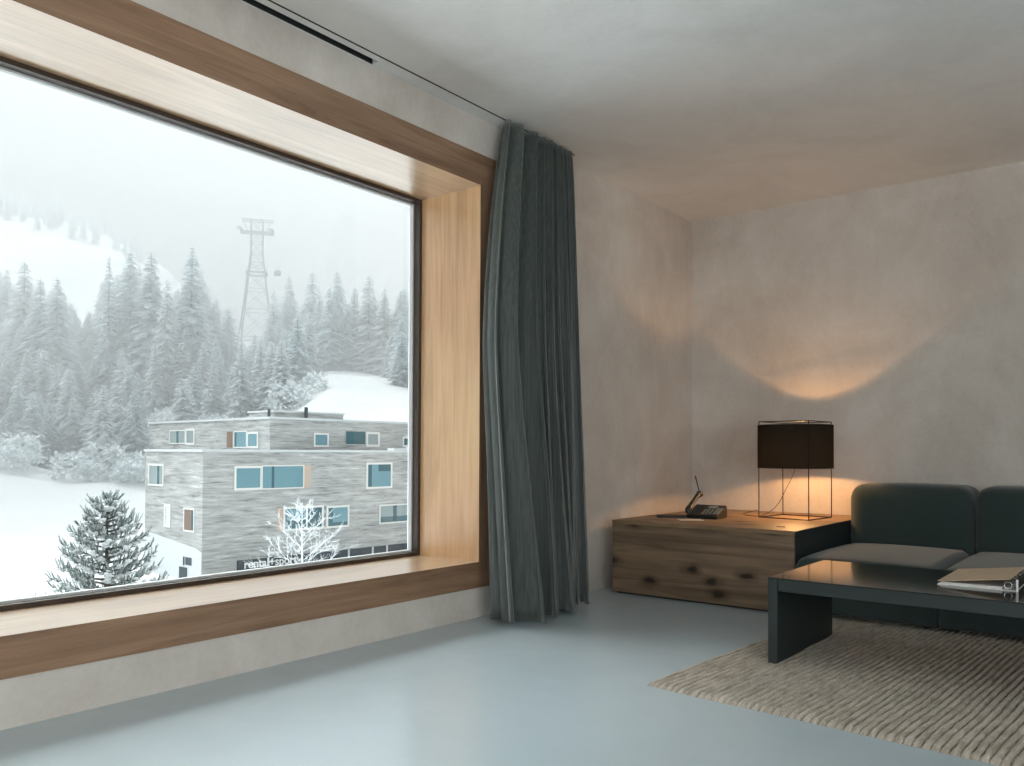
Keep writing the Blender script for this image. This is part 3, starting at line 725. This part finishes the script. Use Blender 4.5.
# ---- flat-roofed stone building
d1 = Vector((.06, .998, 0)).normalized(); d2 = Vector((-d1.y, d1.x, 0)); n1v = -d2; n2v = -d1
K = Vector((-48.86, 31.02, 0)); U = Vector((-54.19, 40.14, 0))
bld = empty('stone_building', (K.x, K.y, GZ)); tag(bld, 'flat-roofed grey stacked-stone building with teal windows standing in the snow', 'building')
KL, UL = Vector((0, 0, 0)), U-K; bz = -GZ   # local coordinates: origin at corner on the ground
bm = bmesh.new(); obox(bm, KL, d1, d2, 0, 46, 0, 8.8, -.4, .82+bz)
link('lower_floors', bm, M_slate, bld)
bm = bmesh.new(); obox(bm, UL, d1, d2, -.001, 34, .001, 21.8, .0, 3.52+bz); link('top_floor', bm, M_slate, bld)
bm = bmesh.new(); obox(bm, KL, d1, d2, -.12, 46.1, -.12, 8.9, .80+bz, .98+bz); link('roof_snow', bm, M_snowcap, bld)
bm = bmesh.new(); obox(bm, UL, d1, d2, -.12, 34.1, -.12, 21.9, 3.5+bz, 3.68+bz); link('roof_snow', bm, M_snowcap, bld)
bm = bmesh.new(); obox(bm, UL, d1, d2, 2.2, 9.5, 3.0, 7, 3.6+bz, 4.25+bz); link('roof_plant_room', bm, M_slate, bld)
bm = bmesh.new(); obox(bm, UL, d1, d2, 2.1, 9.6, 2.9, 7.1, 4.25+bz, 4.40+bz); link('roof_snow', bm, M_snowcap, bld)
bm = bmesh.new(); p0 = UL+d1*.4+d2*.8; tube(bm, [(p0.x, p0.y, 3.6+bz), (p0.x, p0.y, 4.3+bz)], .12, 6); p0 = UL+d1*5.2+d2*2.6; tube(bm, [(p0.x, p0.y, 3.6+bz), (p0.x, p0.y, 4.75+bz)], .16, 6); link('roof_vent', bm, M_signdark, bld)
bm = bmesh.new(); obox(bm, KL, d1, d2, 3.8, 7.0, -.14, .3, .95+bz, 1.0+bz)
bm.free()
# snow drift on the ledge
bm = bmesh.new()
for s0, s1, hh in ((17, 25, .35), (19, 23, .5)): obox(bm, KL, d1, d2, s0, s1, .0, .9, .95+bz, .95+hh*.6+bz)
link('ledge_snow', bm, M_snowcap, bld)
def window(P0, a, nrm, s0, s1, z0, z1, pane=M_teal, frame=M_wframe, ft=.16, mull=(), dark=None, reveal=None, out_=.06, name='window'):
    z0 += bz; z1 += bz
    bm = bmesh.new()
    obox(bm, P0, a, nrm, s0, s1, -.02, out_, z1-ft, z1); obox(bm, P0, a, nrm, s0, s1, -.02, out_, z0, z0+ft)
    obox(bm, P0, a, nrm, s0, s0+ft, -.02, out_, z0+ft, z1-ft); obox(bm, P0, a, nrm, s1-ft, s1, -.02, out_, z0+ft, z1-ft)
    for s in mull: obox(bm, P0, a, nrm, s-.07, s+.07, -.02, out_, z0+ft, z1-ft)
    f_ = link('window', bm, frame, bld)
    bm = bmesh.new(); obox(bm, P0, a, nrm, s0+ft, s1-ft, 0, .02, z0+ft, z1-ft); link('pane', bm, pane, f_)
    if dark:
        bm = bmesh.new()
        for (sa, sb, za, zb) in dark: obox(bm, P0, a, nrm, sa, sb, .02, .032, za+bz, zb+bz)
        link('blind', bm, M_tealdark, f_)
    if reveal:
        bm = bmesh.new(); obox(bm, P0, a, nrm, reveal[0], reveal[1], 0, .035, z0+.05, z1-.05); link('reveal', bm, reveal[2], f_)
    return f_
F = (KL, d1, n1v); G_ = (UL, d1, n1v); A_ = (KL, d2, n2v); B_ = (UL, d2, n2v)
window(*F, 2.34, 4.55, -1.93, -.20); window(*F, 4.5, 8.12, -1.93, -.16, ft=.09, dark=[(5.35, 5.55, -1.84, -.25)], reveal=(8.12, 8.71, M_reveal))
window(*F, 14.03, 16.75, -2.18, -.03, dark=[(14.25, 14.6, -2.0, -.19), (15.3, 16.6, -.75, -.19)])
window(*F, 6.34, 9.92, -5.11, -3.29, pane=M_tealdark, dark=None, reveal=(5.83, 6.34, M_reveal), mull=(8.4,))
bm = bmesh.new(); obox(bm, KL, d1, n1v, 6.6, 8.3, .02, .035, -4.3+bz, -3.45+bz); link('pane', bm, M_teal, bld)  # lighter teal plate painting a reflection onto the dark glass
window(*F, 10.17, 12.36, -5.13, -3.39, dark=[(10.33, 10.8, -4.97, -3.55), (10.8, 12.2, -4.97, -4.7)])
window(*F, 15.4, 18.77, -5.13, -3.53, pane=M_greypane, ft=.12, dark=[(15.55, 18.6, -5.0, -4.55), (16.9, 17.3, -5.0, -3.65)])
window(*F, 22.5, 24.7, -1.93, -.2); window(*F, 26, 29.5, -5.1, -3.3)
window(*G_, 4.2, 5.74, 1.24, 2.45); window(*G_, 7.48, 9.75, 1.45, 2.72, pane=M_tealdark, ft=.07, frame=M_slate)
window(*G_, 9.8, 11.35, 1.30, 2.65, pane=M_greypane, ft=.2); window(*G_, 14.1, 15.6, 1.31, 2.3, pane=M_greypane, dark=[(14.3, 14.7, 1.5, 2.1)]); window(*G_, 18, 20, 1.3, 2.5)
window(*B_, 12.54, 14.26, 1.4, 2.92, pane=M_greypane, ft=.2); window(*B_, 14.3, 17.5, 1.5, 2.82, pane=M_greypane, ft=.1, dark=[(15.7, 16.1, 1.6, 2.7)], frame=M_wframe)
window(*B_, 1.71, 3.43, 1.12, 2.46, ft=.16); window(*B_, 3.48, 5.6, 1.12, 2.58, ft=.1, reveal=(5.9, 6.8, M_brownpane), dark=[(5.2, 5.6, 1.2, 2.5)])
window(*A_, 5.75, 8.22, -1.75, -.11, pane=M_greypane, ft=.14, dark=[(6.5, 6.8, -1.6, -.25)])
window(*A_, 1.02, 2.62, -4.82, -3.14, pane=M_brownpane, ft=.12, dark=[(1.2, 1.5, -4.6, -3.3)])
window(*A_, 4.6, 5.6, -4.7, -3.02, pane=M_plasterw, ft=.2)
bm = bmesh.new(); obox(bm, KL, d2, n2v, 1.38, 2.25, 0, .06, -7.13+bz, -6.60+bz); obox(bm, KL, d2, n2v, 2.4, 2.6, 0, .06, -7.2+bz, -6.6+bz); link('dark_panel', bm, M_signdark, bld)
bm = bmesh.new(); obox(bm, KL, d2, n2v, 2.01, 3.12, 0, .08, -8.18+bz, -7.34+bz); link('door', bm, M_signdark, bld)
bm = bmesh.new(); v_ = []   # white rendered ground-floor area below the stone
for s, z in ((.02, -8.3), (8.78, -8.3), (8.78, -5.2), (4.0, -5.6), (.9, -5.9), (.02, -6.1)):
    for t in (-.01, .03):
        p = KL+d2*s+n2v*t; v_.append(bm.verts.new((p.x, p.y, z+bz)))
bm.faces.new(v_[1::2]); bm.faces.new(v_[0::2][::-1])
for i in range(6): j = (i+1) % 6; bm.faces.new((v_[2*i], v_[2*j], v_[2*j+1], v_[2*i+1]))
link('render_panel', bm, M_plasterw, bld)
# shopfront band and its lettering
bm = bmesh.new(); obox(bm, KL, d1, n1v, 2.64, 19.0, 0, .10, -7.72+bz, -6.92+bz); band = link('shop_sign', bm, M_signdark, bld)
bm = bmesh.new()
for s in (12.2, 14.6, 16.1): obox(bm, KL, d1, n1v, s, s+.16, .02, .14, -7.72+bz, -6.92+bz)
link('post', bm, M_plasterw, band)
cv = bpy.data.curves.new('shop_sign_letters', 'FONT'); cv.body = 'rental+sport'; cv.size = .86; cv.extrude = .02; cv.offset = .012
to = bpy.data.objects.new('t', cv); COL.objects.link(to); bpy.context.view_layer.update()
me = bpy.data.meshes.new_from_object(to); bpy.data.objects.remove(to); me.materials.append(M_signtext)
lt = bpy.data.objects.new('lettering', me); COL.objects.link(lt); lt.parent = band
mm = Matrix((d1, Vector((0, 0, 1)), n1v)).transposed().to_4x4(); mm.translation = KL+d1*3.1+n1v*.13+Vector((0, 0, -7.52+bz)); lt.matrix_local = mm

# ---- rimed pine in front of the building
pb = CAM+fwd*31+rgt*((108-512)/821.5*31)
pine = empty('pine_tree', (pb.x, pb.y, GZ)); tag(pine, 'bushy dark pine with rime-tipped needles close outside the window, left of the building', 'tree')
ptop = .9-(490-447)/821.5*31-GZ
rnd = random.Random(5); bm = bmesh.new(); tube(bm, [(0, 0, -.3), (.05, 0, ptop*.5), (0, 0, ptop-.15)], [.14, .09, .025], 7); 
nb = bmesh.new(); pw = bmesh.new()
def brush(p, d_, ln, rad, n=26):
    a = d_.orthogonal().normalized(); b_ = d_.cross(a)
    tube(bm, [p, p+d_*ln], [.010, .005], 4, False)
    for i in range(n):
        u = i/n*.98+.02; th = i*2.4+rnd.random(); o_ = (a*math.cos(th)+b_*math.sin(th))
        q0 = p+d_*(ln*u); q1 = q0+(o_*.8+d_*.62).normalized()*rad*rnd.uniform(.8, 1.15); w_ = d_.cross(o_)*rad*.17
        nb.faces.new((nb.verts.new(q0-w_), nb.verts.new(q0+w_), nb.verts.new(q1)))
for i in range(96):
    t = (i+rnd.random())/96; z = ptop*(.14+.83*t); a = i*2.399+rnd.uniform(-.3, .3)
    L_ = 2.75*min(1, (1-t)**.62*1.03+.04)*rnd.uniform(.82, 1.08); dirv = Vector((math.cos(a), math.sin(a), 0))
    pts = [Vector((0, 0, z))+dirv*(L_*s)+Vector((0, 0, L_*(.10*s+.28*s*s))) for s in (0, .33, .66, 1)]
    tube(bm, pts, [.045, .03, .02, .01], 4, False)
    ns = int(5+L_*6.5)
    for k in range(ns):
        s = .25+.75*(k+rnd.random()*.5)/ns; P_ = Vector((0, 0, z))+dirv*(L_*s)+Vector((0, 0, L_*(.10*s+.28*s*s)))
        side = Vector((-dirv.y, dirv.x, 0))*rnd.uniform(-.55, .55)
        dd = (dirv*rnd.uniform(.1, .7)+side+Vector((0, 0, rnd.uniform(.6, 1.1)))).normalized()
        brush(P_, dd, rnd.uniform(.25, .42), rnd.uniform(.08, .115))
        if rnd.random() < .7:   # rime clump beneath
            mtx = Matrix.Translation(P_+Vector((rnd.uniform(-.1, .1), rnd.uniform(-.1, .1), -.03))) @ Matrix.Diagonal((1.5, 1.2, .6, 1))
            bmesh.ops.create_icosphere(pw, subdivisions=1, radius=rnd.uniform(.05, .12), matrix=mtx)
brush(Vector((0, 0, ptop-.4)), Vector((0, 0, 1)), .42, .1)
link('branches', bm, M_bark, pine); link('needles', nb, M_pine, pine, recalc=False); link('rime', pw, M_snowcap, pine, True)

# small sapling tip at the lower left
sb = CAM+fwd*30+rgt*((38-512)/821.5*30); sz = .9-(588-446)/821.5*30-GZ
sap = empty('pine_sapling', (sb.x, sb.y, GZ)); tag(sap, 'small frosted sapling whose tip shows just above the window sill at far left', 'tree')
bm = bmesh.new(); nb = bmesh.new(); tube(bm, [(0, 0, -.2), (0, 0, sz)], [.04, .012], 5)
for i in range(14):
    t = i/14; a = i*2.4; L_ = .7*(1-t)+.12; z = sz*(.25+.7*t); brush(Vector((0, 0, z)), Vector((math.cos(a), math.sin(a), .7)).normalized(), L_, .07, 20)
brush(Vector((0, 0, sz-.3)), Vector((0, 0, 1)), .32, .06, 20)
link('branches', bm, M_bark, sap); link('needles', nb, M_pine, sap, recalc=False)

# ---- bare rime-covered tree in front of the shop
tb1 = CAM+fwd*46+rgt*((303-512)/821.5*46)
br = empty('bare_tree', (tb1.x, tb1.y, GZ)); tag(br, 'slender leafless tree white with rime in front of the shop sign', 'tree')
bm = bmesh.new(); b2 = bmesh.new(); hb = .9-(499-448)/821.5*46-GZ; rnd = random.Random(21)
tube(bm, [(0, 0, -.3), (.03, .02, hb*.4), (-.02, 0, hb*.75), (0, 0, hb)], [.09, .055, .03, .010], 6); link('trunk', bm, M_rime, br)
def twig(p, d_, ln, r_, dep):
    pts = [p]; dd = d_.copy()
    for k in range(3):
        dd = (dd+Vector((rnd.uniform(-.18, .18), rnd.uniform(-.18, .18), rnd.uniform(-.02, .16)))).normalized(); pts.append(pts[-1]+dd*ln/3)
    tube(b2, pts, [r_, r_*.85, r_*.7, r_*.5], 3, False)
    if dep:
        for k in range(6):
            i = rnd.choice((1, 2, 2, 3)); s = rnd.choice((-1, 1)); perp = dd.cross(Vector((rnd.uniform(-1, 1), rnd.uniform(-1, 1), 1))).normalized()
            twig(pts[i], (dd*.8+perp*s*.7).normalized(), ln*rnd.uniform(.35, .5), r_*.7, dep-1)
for i in range(26):
    t = i/26; z = hb*(.24+.74*t); a = i*2.4; L_ = (2.5*(1-t)**.75+.25)*rnd.uniform(.8, 1.1)
    twig(Vector((0, 0, z)), Vector((math.cos(a), math.sin(a), .38+.5*t)).normalized(), L_, .019, 2)
link('branches', b2, M_rime, br)

# ---- mist lying in the valley between the building and the forest
bm = bmesh.new(); box(bm, -285, -84, -240, 420, -14, 120)
hz = link('valley_mist', bm, M_haze); tag(hz, 'pale snow mist filling the valley and veiling the forested hillside', 'mist', kind='stuff')
